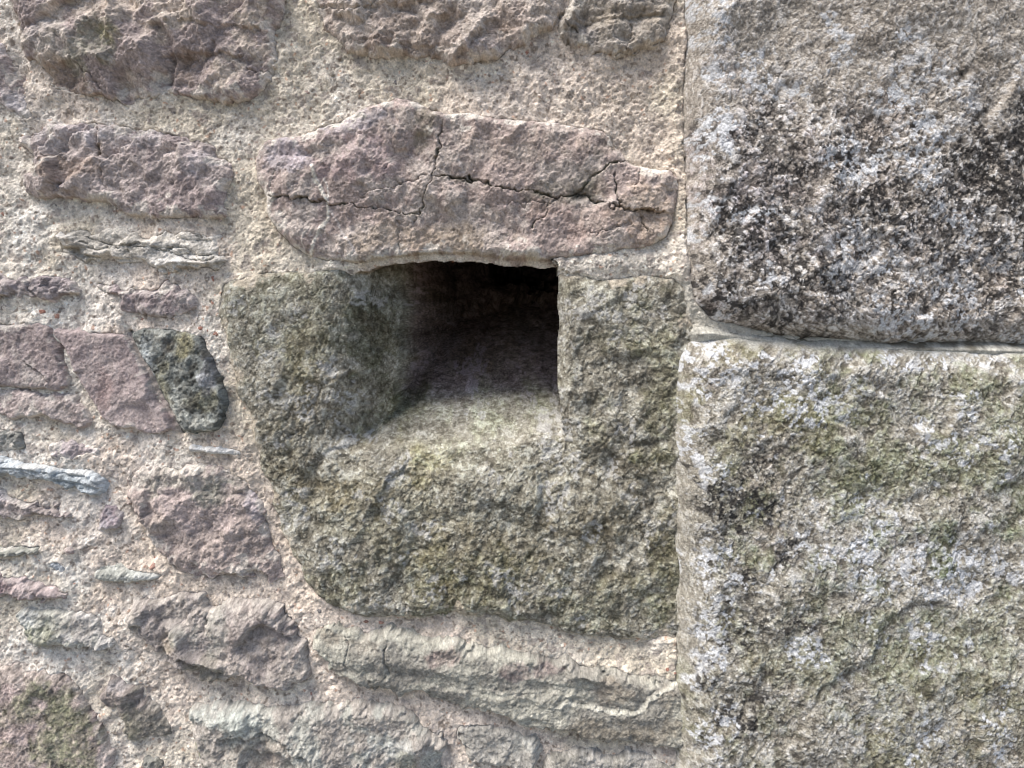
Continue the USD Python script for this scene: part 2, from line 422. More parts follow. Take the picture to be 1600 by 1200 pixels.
stone('stone', [(205, 522), (225, 511), (260, 513), (310, 522), (325, 540), (340, 570), (352, 600), (361, 630), (355, 655), (345, 673), (310, 676), (285, 672), (264, 632), (242, 582), (222, 550)], 0.013, 9, '6b6d67', '98968a', 20, sm=1, fac=(40, .10, .0006), fb=(40, .0009),
      wob=1.2, smear=.0, mott=.3, dark=.65, label='dark mottled stone with yellowish lichen', spots=[(290, 545, 22, 26, '9a8f66', .55, 0), (255, 600, 18, 40, '8b8468', .5, 0), (325, 590, 14, 12, 'bcbcbd', .7, .003), (320, 625, 24, 18, '8f8970', .6, 0), (270, 540, 16, 14, '4a4440', .8, -.003), (232, 580, 16, 60, 'a8adb0', .45, .002), (330, 560, 16, 40, '6d6b70', .6, 0)],
      tilt=(.06, 0))
stone('stone', [(-90, 668), (15, 668), (35, 680), (38, 700), (10, 702), (-90, 702)], 0.008, 12, '8c8a82', '716f64', 21, fac=(24, .3, .0012), dark=.4)
stone('stone', [(78, 696), (100, 690), (148, 698), (152, 710), (120, 714), (84, 708)], 0.006, 9, 'b3a5a3', 'a3928f', 22, fac=(16, .25, .001), smear=.6)
stone('stone', [(297, 698), (320, 696), (376, 703), (378, 712), (340, 712), (299, 706)], 0.005, 6, 'a8a9aa', 'b9b6b2', 23, fac=(14, .2, .0006), wob=1.2, ax=3, smear=.3, look='slate')
stone('stone', [(-90, 712), (40, 718), (90, 728), (166, 742), (160, 771), (110, 764), (85, 752), (40, 742), (-90, 736)], 0.013, 10, '8f979b', 'a9adae', 24, fac=(30, .2, .0012), ax=3, rot=.17, strata=(13, .0016), look='slate', smear=.3, smear_w=10, wob=1.8,
      label='bluish grey slate sliver at the left edge', feats=[('ledge', [(-60, 722), (40, 726), (100, 740), (162, 748)], .008, 10)])
stone('stone', [(-90, 758), (20, 768), (70, 785), (110, 795), (126, 808), (100, 816), (50, 805), (-90, 792)], 0.014, 11, '968780', 'a6958f', 25, fac=(28, .25, .0014), smear=.5, smear_w=10, feats=[('ledge', [(-60, 772), (15, 778), (60, 792), (115, 804)], .010, 12)], spots=[(30, 772, 70, 9, 'bfbcbe', .6, 0)])
stone('stone', [(166, 786), (186, 790), (196, 806), (190, 826), (156, 829), (160, 810)], 0.010, 8, '8f7d80', 'a79c9f', 26, fac=(16, .4, .0012), wob=1.5, smear=.3, smear_w=7)
stone('stone', [(205, 728), (250, 725), (330, 730), (385, 745), (392, 765), (410, 790), (418, 830), (435, 870), (448, 905), (420, 910), (380, 900), (330, 905), (280, 892), (248, 862), (225, 830), (205, 790), (200, 755)], 0.015, 20, '9c8a80', 'a8948c', 27,
      fac=(44, .28, .0018), fb=(50, .0022), smear=.5, smear_w=26, spots=[(290, 752, 90, 26, 'aaa498', .8, -.002), (350, 770, 34, 18, '77756a', .55, -.002), (400, 800, 16, 40, 'a8a3a8', .5, 0), (265, 815, 22, 14, 'b6a89c', .5, -.004)],
      feats=[('ledge', [(205, 770), (270, 778), (330, 772), (400, 790)], .004, 40), ('crack', [(205, 745), (206, 780)], 1.6, .003), ('over', [(330, 898), (380, 885), (440, 898)], .005, 14)], label='purple brown stone with a grey upper band left of the recess block')
stone('stone', [(-90, 845), (40, 848), (70, 854), (56, 864), (-90, 869)], 0.009, 8, 'a5a398', '8e8c7f', 28, fac=(24, .2, .001), ax=2.5, strata=(10, .0015), smear=.5, smear_w=8, feats=[('ledge', [(-60, 856), (55, 857)], .006, 8)])
stone('stone', [(104, 852), (116, 848), (125, 855), (121, 865), (108, 863)], 0.006, 5, 'a08a84', '94827c', 29, fac=None, wob=1, smear=.3, smear_w=5)
stone('stone', [(82, 878), (96, 872), (113, 886), (103, 892), (92, 886)], 0.006, 5, 'a2a6ab', '8e9196', 30, fac=(9, .3, .0006), wob=1, smear=.2, smear_w=5, look='slate')
stone('stone', [(152, 890), (180, 886), (240, 892), (256, 897), (246, 905), (190, 908), (155, 902)], 0.010, 7, '98978c', 'aeada6', 31, fac=(20, .25, .0012), ax=2.5, rot=.05, wob=1.5, smear=.3, smear_w=7, look='slate', feats=[('ledge', [(152, 894), (190, 894), (250, 900)], .006, 8)])
stone('stone', [(-90, 880), (30, 892), (85, 905), (110, 920), (108, 938), (60, 936), (0, 930), (-90, 930)], 0.014, 16, 'a38f8a', 'b3a09a', 32, fac=(50, .16, .001), fb=(60, .0014), smear=.4, smear_w=14, spots=[(10, 912, 40, 10, '8f7474', .5, -.003)])
stone('stone', [(36, 952), (60, 945), (110, 957), (150, 953), (170, 975), (190, 1000), (182, 1012), (110, 1004), (70, 1012), (50, 1000), (38, 975)], 0.018, 22, '9d9a8c', 'aaa39b', 33, fac=(36, .25, .0016), fb=(40, .0022), smear=.4,
      spots=[(75, 985, 26, 18, '85866d', .6, 0), (55, 958, 18, 14, 'b7b8b8', .5, 0), (125, 978, 24, 14, '8b8279', .5, -.003)])
stone('stone', [(205, 935), (215, 930), (260, 930), (326, 925), (334, 945), (350, 935), (420, 940), (445, 945), (455, 970), (470, 1000), (485, 1040), (490, 1050), (470, 1066), (450, 1076), (420, 1070), (380, 1050), (350, 1066), (310, 1060), (270, 1040),
                (250, 1010), (225, 985), (205, 965)], 0.025, 18, '9b8f84', '8e827b', 34, fac=(80, .24, .002), fb=(60, .0018), smear=.4, smear_w=14, label='lumpy grey brown stone with a hollow under its left half',
      spots=[(320, 1040, 36, 18, '74705f', .6, -.012), (270, 1000, 24, 26, '8b7d66', .5, -.006), (395, 990, 60, 46, '9b8c86', .3, .009), (290, 985, 26, 18, 'aaaa9e', .4, .004), (345, 970, 20, 40, 'adaca0', .4, .003)],
      feats=[('ledge', [(265, 995), (300, 965), (325, 945), (332, 930)], .007, 22), ('over', [(262, 1002), (300, 1018), (345, 1040), (380, 1052)], .010, 20), ('ledge', [(370, 1030), (420, 1010), (460, 1000)], .002, 14), ('crack', [(335, 930), (330, 960), (318, 985)], 2, .003), ('over', [(445, 948), (462, 985), (484, 1040)], .003, 10)])
stone('stone', [(-90, 1028), (40, 1035), (100, 1045), (125, 1060), (140, 1090), (160, 1130), (175, 1165), (190, 1205), (200, 1400), (-90, 1400)], 0.015, 26, 'a8928a', '99897e', 35, look='sand', fac=(120, .08, .0006), fb=(120, .0014), grain=.00034,
      smear=.45, smear_w=16, mott=.26, label='large smooth pink and green stone in the lower left corner', spots=[(110, 1150, 70, 80, '787a60', .75, 0), (60, 1110, 110, 22, '7f7d66', .4, 0), (20, 1170, 40, 40, '93807a', .4, 0)])
stone('stone', [(167, 1062), (180, 1052), (215, 1060), (230, 1090), (250, 1115), (268, 1143), (236, 1150), (206, 1154), (196, 1140), (190, 1110), (168, 1090)], 0.010, 12, '8f8178', '7f776b', 36, fac=(34, .26, .0014), smear=.35, smear_w=8, spots=[(200, 1130, 30, 30, '77765f', .5, 0), (190, 1062, 22, 10, 'aaa6a6', .4, 0)])
stone('stone', [(300, 1110), (330, 1095), (380, 1092), (440, 1100), (540, 1095), (610, 1098), (650, 1115), (680, 1145), (700, 1160), (690, 1190), (698, 1400), (335, 1400), (322, 1190), (305, 1150)], 0.023, 22, '9c998d', '958b80', 37, fac=(80, .24, .002),
      fb=(70, .0026), smear=.35, smear_w=14, label='broad greenish grey boulder at the bottom edge', spots=[(410, 1180, 60, 36, '93867b', .6, -.007), (380, 1115, 60, 18, 'b3b8b0', .5, .003), (600, 1160, 60, 30, 'b0b3ae', .5, .004), (640, 1190, 34, 26, '8a8876', .5, -.003)],
      feats=[('over', [(345, 1140), (400, 1135), (440, 1140), (480, 1165), (510, 1195)], .007, 30), ('crack', [(308, 1150), (325, 1180), (350, 1210)], 2, .003, '85876b')])
stone('stone', [(222, 1188), (248, 1182), (262, 1195), (256, 1300), (216, 1300)], 0.008, 9, '87847a', '777367', 38, fac=(18, .3, .001))
stone('stone', [(487, 978), (520, 975), (580, 985), (640, 983), (700, 995), (770, 1010), (850, 1025), (930, 1040), (1000, 1050), (1078, 1062), (1080, 1164), (1000, 1160), (930, 1150), (850, 1135), (780, 1115), (720, 1100), (650, 1080), (570, 1070), (520, 1045), (500, 1020)],
      0.024, 16, '9b9686', '857f73', 39, fac=(70, .16, .0012), fb=(60, .0012), ax=2.2, rot=.15, strata=(30, .0006), smear=.25, smear_w=8, label='long layered grey brown stone below the recess block',
      spots=[(520, 990, 30, 16, '857a6d', .6, -.004), (570, 1000, 26, 14, '8b7f74', .4, -.003), (690, 1020, 30, 14, '8d7771', .5, -.003), (850, 1040, 50, 14, '937d7a', .5, -.002), (960, 1075, 80, 22, '857869', .5, 0), (520, 1030, 40, 16, 'b5b6aa', .5, .003), (960, 1135, 90, 20, '7d7364', .6, -.002)],
      feats=[('ledge', [(505, 1042), (560, 1046), (620, 1050), (700, 1068), (800, 1085), (870, 1080)], .0035, 34), ('ledge', [(865, 1096), (890, 1092), (940, 1103), (992, 1110), (1008, 1088), (1030, 1072), (1062, 1060)], .009, 9), ('vein_or_lit_edge', [(865, 1095), (890, 1091), (940, 1102), (992, 1108), (1008, 1086), (1030, 1070), (1062, 1058)], 3.2, .0008, 'b3afa3'), ('ledge', [(760, 1068), (840, 1075), (900, 1082), (960, 1070)], .004, 22),  # pale line on the step paints the ledge's lit top into the colour
             ('crack', [(545, 985), (546, 1035)], 1.6, .002), ('crack', [(606, 1000), (610, 1045)], 2, .004)])
stone('stone', [(718, 1140), (735, 1128), (790, 1140), (842, 1155), (846, 1180), (836, 1203), (790, 1202), (740, 1192), (722, 1170)], 0.016, 12, '9d998f', '928c82', 40, fac=(50, .14, .0008), smear=.35, smear_w=10)
stone('stone', [(862, 1168), (920, 1174), (1000, 1186), (1080, 1192), (1080, 1400), (850, 1400), (848, 1200)], 0.013, 12, '99938a', '8d877b', 41, fac=(44, .2, .0012), smear=.6)
stone('stone', [(470, -80), (486, -20), (498, 28), (520, 52), (545, 78), (580, 90), (640, 88), (690, 98), (740, 105), (780, 88), (830, 68), (862, 50), (880, 20), (890, -80)], 0.017, 26, 'a39082', 'b0a092', 42, fac=(52, .32, .0026), fb=(50, .0028), grain=.0003,
      smear=.45, smear_w=14, label='rough brown stone at the top above the lintel', spots=[(760, 78, 30, 16, 'a09492', .6, .004), (640, 60, 50, 26, '8c7a6c', .4, -.004), (780, 45, 26, 12, '8f7967', .5, -.004), (720, 10, 40, 20, 'b4aaa0', .4, .003), (590, 75, 40, 14, '8b7a70', .4, -.002)],
      feats=[('over', [(500, 5), (560, 18), (640, 5), (720, 0)], .005, 16), ('crack', [(486, 0), (510, 18), (560, 22), (600, 8)], 1.8, .004), ('over', [(560, 62), (640, 70), (720, 78)], .004, 16)])
stone('stone', [(905, -80), (900, 0), (872, 40), (880, 60), (910, 78), (930, 85), (952, 90), (990, 88), (1020, 78), (1042, 58), (1048, 36), (1060, 10), (1066, -80)], 0.015, 18, 'a29585', '94887b', 43, fac=(36, .34, .0024), fb=(40, .0022), smear=.55, smear_w=16,
      spots=[(915, 62, 20, 20, '99928f', .5, .003), (1010, 62, 34, 26, 'aea396', .5, .006), (960, 28, 60, 14, '857868', .5, -.007), (958, 75, 18, 14, 'aaa19a', .4, .004)], feats=[('crack', [(982, 40), (985, 65), (978, 88)], 1.8, .004), ('over', [(900, 35), (960, 30), (1040, 22)], .006, 16), ('crack', [(925, 82), (965, 90), (1000, 86), (1040, 62), (1068, 55)], 1.6, .004), ('crack', [(880, 40), (905, 58)], 2, .006)])

LIC = '5b594a'
stone('lintel_stone', [(401, 240), (410, 224), (440, 215), (490, 206), (530, 186), (580, 166), (625, 152), (660, 165), (690, 178), (760, 182), (820, 190), (880, 195), (950, 203), (965, 230), (985, 256), (1010, 264), (1050, 268), (1061, 290), (1056, 325), (1045, 370),
                       (1000, 390), (900, 402), (860, 408), (830, 405), (780, 405), (730, 397), (680, 396), (620, 400), (570, 409), (500, 406), (460, 386), (432, 360), (417, 332), (418, 308), (400, 275)], 0.019, 17, 'a18c82', 'ac9c90', 50,
      fac=(70, .17, .0014), fb=(60, .0016), grain=.0003, wob=1.1, smear=.7, smear_w=17, back=.30, pits=.0011, label='long cracked purplish lintel stone over the recess',
      spots=[(560, 250, 90, 40, '9d8789', .5, .003), (450, 245, 45, 26, 'b5aeb2', .6, 0), (560, 185, 60, 22, 'b3acae', .6, -.004), (665, 205, 26, 34, '75705f', .6, -.003), (880, 300, 60, 24, '5f5c4c', .45, -.002), (905, 305, 22, 12, '4d4a3e', .7, -.005), (800, 230, 100, 30, 'aa9a8e', .5, 0),
             (950, 225, 26, 20, '8a7f70', .5, -.003), (1020, 285, 36, 22, 'a1908a', .5, .004), (700, 370, 60, 30, 'aa9b8a', .6, 0), (920, 350, 80, 30, '9d877e', .5, .002), (960, 215, 10, 30, '6d6353', .5, -.004), (1020, 330, 60, 60, 'ae9b89', .6, 0), (640, 375, 150, 30, 'ab9a88', .6, 0)],
      feats=[('crack', [(428, 308), (470, 312), (512, 316), (560, 325), (610, 332), (650, 339), (660, 318), (672, 290), (680, 262), (688, 235), (692, 195)], 1.15, .005, LIC), ('crack', [(566, 312), (600, 297), (640, 289), (668, 280)], 1.3, .003),
             ('crack', [(676, 275), (700, 276), (740, 285), (800, 298), (850, 308), (885, 311), (905, 304), (930, 318), (960, 326), (1000, 330), (1040, 333)], 1.5, .007, '504e40'),
             ('crack', [(895, 308), (915, 288), (935, 268), (955, 258), (985, 250)], 2.0, .005, LIC), ('crack', [(832, 358), (848, 340), (856, 318)], 1.8, .004, LIC), ('crack', [(962, 272), (960, 300), (966, 326)], 2.0, .005, LIC), ('crack', [(775, 320), (820, 322), (870, 314)], 1.2, .003),
             ('vein_or_lit_edge', [(494, 262), (498, 284), (510, 306), (515, 318), (516, 336), (510, 352), (500, 366), (494, 384), (488, 402)], 2.6, .0012, 'ddd5c8'), ('vein_or_lit_edge', [(515, 318), (516, 300), (512, 284)], 1.6, .0006, 'cfc6bc'), ('vein_or_lit_edge', [(484, 400), (476, 384), (480, 366), (490, 356)], 1.4, .0006, 'cbc1b6'), ('vein_or_lit_edge', [(432, 310), (428, 290), (432, 272)], 1.4, .0004, 'c5bbb1'), ('vein_or_lit_edge', [(520, 330), (540, 370), (560, 400)], 2.2, .0004, 'bfb5ae'), ('ledge', [(434, 250), (466, 258), (491, 258), (498, 240), (520, 214), (545, 196)], .004, 26),
             ('over', [(688, 285), (700, 310), (712, 345), (722, 372), (728, 394)], .003, 14), ('crack', [(622, 344), (626, 395)], 1.2, .0025), ('crack', [(650, 340), (648, 362)], 1.2, .0025), ('crack', [(1000, 345), (1008, 362)], 2.2, .004, LIC), ('crack', [(925, 365), (960, 355), (985, 352)], 1.2, .0025), ('over', [(1022, 282), (1035, 300), (1058, 297)], .004, 8), ('crack', [(998, 262), (990, 300)], 1.6, .003), ('crack', [(432, 268), (432, 308)], 1.5, .002), ('crack', [(618, 215), (620, 250), (600, 270)], 1.3, .002)])


# ------------------------------------------------------------------ granular carved faces
def grains(X, Y, size, seed):
    """Crystals: the nearest of jittered points; returns a random number for each crystal and how far from its middle."""
    U = X / size + 0.25 * vn(X / (size * 1.7), Y / (size * 1.7), seed + 1)
    V = Y / size + 0.25 * vn(X / (size * 1.7), Y / (size * 1.7), seed + 2)
    if seed not in _jit:
        _jit[seed] = np.random.default_rng(seed).random((3, 256, 256)).astype(np.float32)
    J = _jit[seed]
    iu, iv = np.floor(U).astype(np.int32), np.floor(V).astype(np.int32)
    best = np.full(X.shape, 9.0, np.float32)
    val = np.zeros(X.shape, np.float32)
    for du in (-1, 0, 1):
        for dv in (-1, 0, 1):
            a, c = (iu + du) & 255, (iv + dv) & 255
            d = (iu + du + J[0][c, a] - U) ** 2 + (iv + dv + J[1][c, a] - V) ** 2
            m = d < best
            best = np.where(m, d, best)
            val = np.where(m, J[2][c, a], val)
    return val, np.sqrt(best)


_jit = {}


def granular(X, Y, seed, amt, c_pit, c_mid, c_hi, wave=7.0, bias=0.0):
    """Coarse sandstone grains: pale crusted grains standing out of darker matrix. Returns relief (m) and colour."""
    r1, d1 = grains(X, Y, wave, seed)
    r2, d2 = grains(X + 31.0, Y - 17.0, wave * 1.9, seed + 11)
    clump = fbm(X, Y, wave * 3.4, 3, 0.7, seed + 3)
    g = 1.5 * (r1 - .5) + 1.3 * (.5 - d1) + 0.8 * (r2 - .5) + .7 * (.5 - d2) + 0.5 * clump
    c = 2.0 * (r1 - .5) + 1.1 * (.42 - d1) + 1.0 * (r2 - .5) + 0.42 * clump + bias
    lo, hi = sstep(-0.1, -1.3, c), sstep(0.1, 1.35, c)
    col = lin(c_mid) + (lin(c_pit) - lin(c_mid)) * lo[..., None] + (lin(c_hi) - lin(c_mid)) * hi[..., None]
    return amt * np.clip(g, -1.8, 1.8), col.astype(np.float32)


def tint(X, Y, col, spots, seed, rough=0.45):
    for sx, sy, rx, ry, c, a in spots:
        r = np.hypot((X - sx) / rx, (Y - sy) / ry) + rough * fbm(X, Y, 46, 5, 0.66, seed + 1)
        k = .68 * a * (1 - sstep(0.35, 1.25, r)) * (0.55 + 0.45 * sstep(-0.8, 0.8, fbm(X, Y, 7, 3, 0.75, seed + 2)))
        col *= 1 + (lin(c) / lin('a09a90') - 1) * k[..., None]
    return col


# the carved block with the recess
def carved_block():
    P = smooth_poly([(350, 436), (420, 430), (500, 424), (570, 408), (620, 380), (720, 372), (850, 372), (880, 428), (960, 430), (1090, 428), (1090, 1000), (1000, 997), (900, 990), (840, 975), (780, 962), (700, 958), (640, 960), (560, 958), (515, 945), (475, 905), (440, 830),
                     (412, 740), (395, 670), (372, 590), (352, 520), (345, 470)], 2)
    w = Win(330, 356, 1105, 1016)
    X, Y = w.X, w.Y
    sd = poly_sd(X, Y, P) + 2.2 * fbm(X, Y, 30, 3, 0.6, 205)
    t = np.clip(sd / 34, 0, 1)
    H = 0.013 * np.sqrt(1 - (1 - t) ** 2) + np.where(sd < 0, sd * 0.00085, 0)
    inw = np.clip(sd / 24, 0, 1)
    # weathering: big lumps, smoother on the left, scabby in the lower right
    rugged = 0.35 + 0.65 * sstep(430, 640, Y + 0.25 * (X - 700))
    H = H + inw * (facets(X, Y, 60, .09, .0008, 210, beta=5) * rugged + 0.0018 * rugged * fbm(X, Y, 60, 5, .62, 220))
    for L, h, fo in (([(640, 955), (644, 920), (640, 890), (650, 862), (700, 855)], .003, 26), ([(590, 700), (600, 740), (640, 780)], .0012, 20)):
        d, s, al = line_d(X + 3 * fbm(X, Y, 20, 3, .6, 231), Y + 3 * fbm(X, Y, 20, 3, .6, 232), smooth_line(L))
        H = H - inw * np.where(s < 0, h * np.exp(-d / fo) * sstep(0, 5, d), 0) * np.clip(np.minimum(al, 1 - al) * 8 + .2, 0, 1)
    for sx, sy, rx, ry, dh in ((620, 850, 60, 50, .004), (820, 830, 90, 50, -.004), (560, 800, 50, 60, .003), (960, 600, 50, 60, -.004), (940, 480, 60, 50, .004), (980, 760, 60, 50, .003), (740, 720, 120, 30, .002)):
        H = H + .55 * dh * (1 - sstep(0, 1.1, np.hypot((X - sx) / rx, (Y - sy) / ry) + .15 * fbm(X, Y, 40, 3, .6, 233)))
    # the recess: depth is the least of what each of its sides allows
    def cave_depth(X, Y):
        wv = 3.0 * fbm(X, Y, 40, 3, .55, 240)
        dl = X - (612 + 0.02 * (Y - 500) - 22 * sstep(560, 680, Y) + wv)
        left = 0.056 * sstep(-130, 10, dl) ** 1.6 + np.clip(dl, 0, None) * 0.0058
        db = 702 - 0.05 * (X - 700) + wv - Y
        bot = 0.016 * sstep(-60, 20, db) ** 1.4 + np.clip(db, 0, None) * 0.00105 + np.clip(db - 60, 0, None) * 0.0013
        return left, bot
    def softmin(k, *f):
        return -np.log(sum(np.exp(-k * q) for q in f)) / k
    left, bot = cave_depth(X, Y)
    we = 2.0 * fbm(X, Y, 60, 2, .5, 241)
    dr = 872 - 0.012 * (Y - 500) + 12 * sstep(600, 690, Y) + we - X
    right = 0.011 * sstep(-28, 0, dr) ** 2 + np.clip(dr, 0, None) * 0.25
    dt = Y - (340 + 78 * sstep(812, 876, X) ** .8 - 0.5 * we)
    topw = np.clip(dt, 0, None) * 0.3
    lb = np.clip(softmin(75.0, left, bot), 0, None)
    open_ = (X > 455) & (Y < 800)
    deep = np.where(open_, np.clip(softmin(150.0, softmin(75.0, left, bot), right, topw), 0, None), 0)
    hole = (deep > .034) | ((dr > 0.5) & (dt > 0.5) & (lb > .034)) | ((dt > 0) & (Y < 385) & (X > 640) & (dr > 0))
    hole &= open_
    deep = np.minimum(deep, .05)
    cave = sstep(.010, .045, deep)
    H = H * (1 - 0.8 * cave) - deep

    def paint(X, Y, H, cave, depth, rug, wl):
        bump, col = granular(X + wl * depth / PX, Y - 0.9 * (1 - np.abs(wl)) * depth / PX, 250, .00075, '706a5e', '979183', 'bcb8ac', 4.6)
        H = H + bump * (1 - 0.6 * cave) * rug
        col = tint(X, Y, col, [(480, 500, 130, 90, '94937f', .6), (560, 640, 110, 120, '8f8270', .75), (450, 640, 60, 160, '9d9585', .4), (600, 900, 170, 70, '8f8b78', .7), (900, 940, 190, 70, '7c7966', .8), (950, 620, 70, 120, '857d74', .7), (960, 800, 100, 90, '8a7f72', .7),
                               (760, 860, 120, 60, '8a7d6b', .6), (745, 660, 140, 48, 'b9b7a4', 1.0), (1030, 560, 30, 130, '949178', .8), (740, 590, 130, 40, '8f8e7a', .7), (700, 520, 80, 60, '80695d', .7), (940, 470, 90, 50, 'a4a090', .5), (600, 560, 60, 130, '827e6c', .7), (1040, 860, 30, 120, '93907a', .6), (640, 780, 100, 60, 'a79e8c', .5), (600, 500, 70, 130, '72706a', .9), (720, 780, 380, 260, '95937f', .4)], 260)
        blk = sstep(.2, 1.2, fbm(X, Y, 60, 5, .7, 270) + 0.9 * np.exp(-((X - 935) / 60) ** 2 - ((Y - 620) / 80) ** 2) - .25)
        col += (lin('3f3b35') - col) * (0.5 * blk * (1 - cave) * sstep(-.2, .8, fbm(X, Y, 6, 2, .8, 271)))[..., None]
        wht = sstep(.9, 1.7, fbm(X, Y, 50, 4, .7, 275)) + 1.2 * np.exp(-((X - 425) / 22) ** 2 - ((Y - 555) / 10) ** 2)
        col += (lin('c9c6c2') - col) * np.clip(0.55 * wht * sstep(-.5, .5, fbm(X, Y, 6, 2, .8, 276)), 0, .8)[..., None]
        col *= 1 + (lin('93807a') / lin('a09a8c') - 1) * (0.95 * sstep(.06, .16, depth))[..., None]  # tint gets darker with depth into the recess
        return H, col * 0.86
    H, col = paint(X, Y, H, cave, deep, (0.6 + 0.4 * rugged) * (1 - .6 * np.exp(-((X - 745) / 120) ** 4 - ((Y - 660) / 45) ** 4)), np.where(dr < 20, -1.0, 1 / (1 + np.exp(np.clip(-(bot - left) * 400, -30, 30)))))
    kk = sstep(-.15, .75, fbm(X, Y, 20, 4, .62, 280) + 1.3 * (1 - sd / 13) - 1.0) * .55
    kk = np.maximum(kk, .95 * np.exp(-((X - 885) / 34) ** 4 - ((Y - 408) / 26) ** 4))
    col += (lin('bfb19f') - col) * kk[..., None]
    H = H + MACRO[w.sl]
    SD[w.sl] = np.maximum(SD[w.sl], sd)
    PIECES.append(('carved_block', w, (sd > -11) & ~hole, H, col, 'sand', 'greenish brown carved block hollowed out by the deep square recess', .55, None))
    # its inside, wider than the mouth at the right and the top
    r = Win(456, 330, 985, 800)
    left, bot = cave_depth(r.X, r.Y)
    lb = np.clip(softmin(75.0, left, bot), 0, None)
    backd = 0.44 + 0.014 * fbm(r.X, r.Y, 60, 3, .6, 245) + .05 * sstep(.3, 1.2, fbm(r.X, r.Y, 70, 3, .6, 247))
    backd = backd + .16 * (1 - sstep(.6, 1.1, np.hypot((r.X - 840) / 75, (r.Y - 385) / 36) + .25 * fbm(r.X, r.Y, 30, 3, .6, 248)))
    dp = np.minimum(lb, backd)
    rock = .0022 * fbm(r.X, r.Y, 40, 5, .6, 246, ax=2.2) * sstep(.04, .12, dp)
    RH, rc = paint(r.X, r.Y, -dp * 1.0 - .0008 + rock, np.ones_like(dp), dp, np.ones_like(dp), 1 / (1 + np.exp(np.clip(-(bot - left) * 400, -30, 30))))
    RH = RH + MACRO[r.sl] + 0.00
    PIECES.append(('recess_lining', r, lb > .027, RH, rc, 'sand', 'stone lining deep inside the recess, tinted darker with depth', .70, None))


carved_block()

# the dressed pier; it stands FR metres in front of the rubble face, so its outline is drawn a little nearer the picture's middle
FR = 0.046
sc = 1 - FR / DIST


def shrink(P):
    P = np.asarray(P, float)
    return np.stack([800 + (P[:, 0] - 800) * sc, 600 + (P[:, 1] - 600) * sc], 1)


def pier_block(poly, seed, spots, dark_spots, white_spots, label, mids, edge=60, cem=False):
    P = shrink(smooth_poly(poly, 2))
    w = Win(P[:, 0].min() - 16, P[:, 1].min() - 16, P[:, 0].max() + 16, P[:, 1].max() + 16)
    X, Y = w.X, w.Y
    sd = poly_sd(X, Y, P) + 1.6 * fbm(X, Y, 34, 2, .5, seed + 5)
    t = np.clip(sd / edge, 0, 1)
    H = FR * (1 - (1 - t) ** 2.0) ** 0.62
    inw = np.clip(sd / 30, 0, 1)
    H = H + inw * (.0030 * fbm(X, Y, 150, 4, .5, seed + 10) + facets(X, Y, 70, .06, .0005, seed + 12, beta=5))
    sdv = (FR - FR * (1 - (1 - t) ** 2.0) ** 0.62) / PX
    bump, col = granular(X - sdv, Y + 0.3 * sdv, seed + 20, .0008, *mids, 4.3)
    soft = (.40 * sstep(270, 110, Y + 50 * fbm(X, Y, 120, 3, .6, seed + 43)) if not cem else .12 * np.ones_like(Y))
    soft = np.maximum(soft, 0.40 * sstep(52, 12, X - P[:, 0].min() + 10 * fbm(X, Y, 50, 3, .6, seed + 44)))  # paler left strip: the lit rounded edge painted into the colour
    col += (lin('b0a79b' if not cem else 'a09a8e') - col) * soft[..., None]
    bump = bump * (1 - .55 * soft)
    H = H + bump * (.25 + .75 * sstep(0, 22, sd))
    # lichen, algae, crusts with ragged edges, and whites painting the left edge as lit
    col = tint(X, Y, col, spots, seed + 30, .5)
    dn = fbm(X, Y, 55, 6, .72, seed + 40)
    blk = (.30 * sstep(.75, 1.7, dn)) if cem else (.62 * sstep(110, 260, Y + 40 * fbm(X, Y, 120, 3, .6, seed + 43)) * sstep(-.9, .9, dn) + .2 * sstep(.9, 1.7, dn))
    for sx, sy, rx, ry, a in dark_spots:
        blk = blk + a * (1 - sstep(.3, 1.2, np.hypot((X - sx) / rx, (Y - sy) / ry) + .4 * fbm(X, Y, 40, 5, .7, seed + 41)))
    col += (lin('2f2c2b') - col) * np.clip(blk * sstep(.55, -.75, fbm(X, Y, 7.5, 3, .75, seed + 42)), 0, .9)[..., None]
    wht = .8 * sstep(.7, 1.6, fbm(X, Y, 60, 5, .7, seed + 45))
    for sx, sy, rx, ry, a in white_spots:
        wht = wht + a * (1 - sstep(.3, 1.2, np.hypot((X - sx) / rx, (Y - sy) / ry) + .4 * fbm(X, Y, 40, 5, .7, seed + 46)))
    col += (lin('c6c6c8') - col) * np.clip(wht * sstep(-.35, .75, fbm(X, Y, 8, 3, .75, seed + 47)), 0, .85)[..., None]
    if cem:                                                        # cement dragged over the top arris
        k = sstep(24, 6, Y - np.interp(X, 800 + (np.array([1060, 1140, 1270, 1400, 1760]) - 800) * sc, 600 + (np.array([520, 514, 523, 529, 536]) - 600) * sc) + 4 * fbm(X, Y, 24, 3, .6, seed + 48))
        col += (lin('b4b0a6') - col) * (.85 * k)[..., None]
        H = H - bump * .8 * k
    H = np.where(sd < 0, np.minimum(H, sd * .002), H) + MACRO[w.sl]
    fin('block', w, sd, H, col, 'sand', label, .45, margin=11, parent=PIER)
    return w, sd


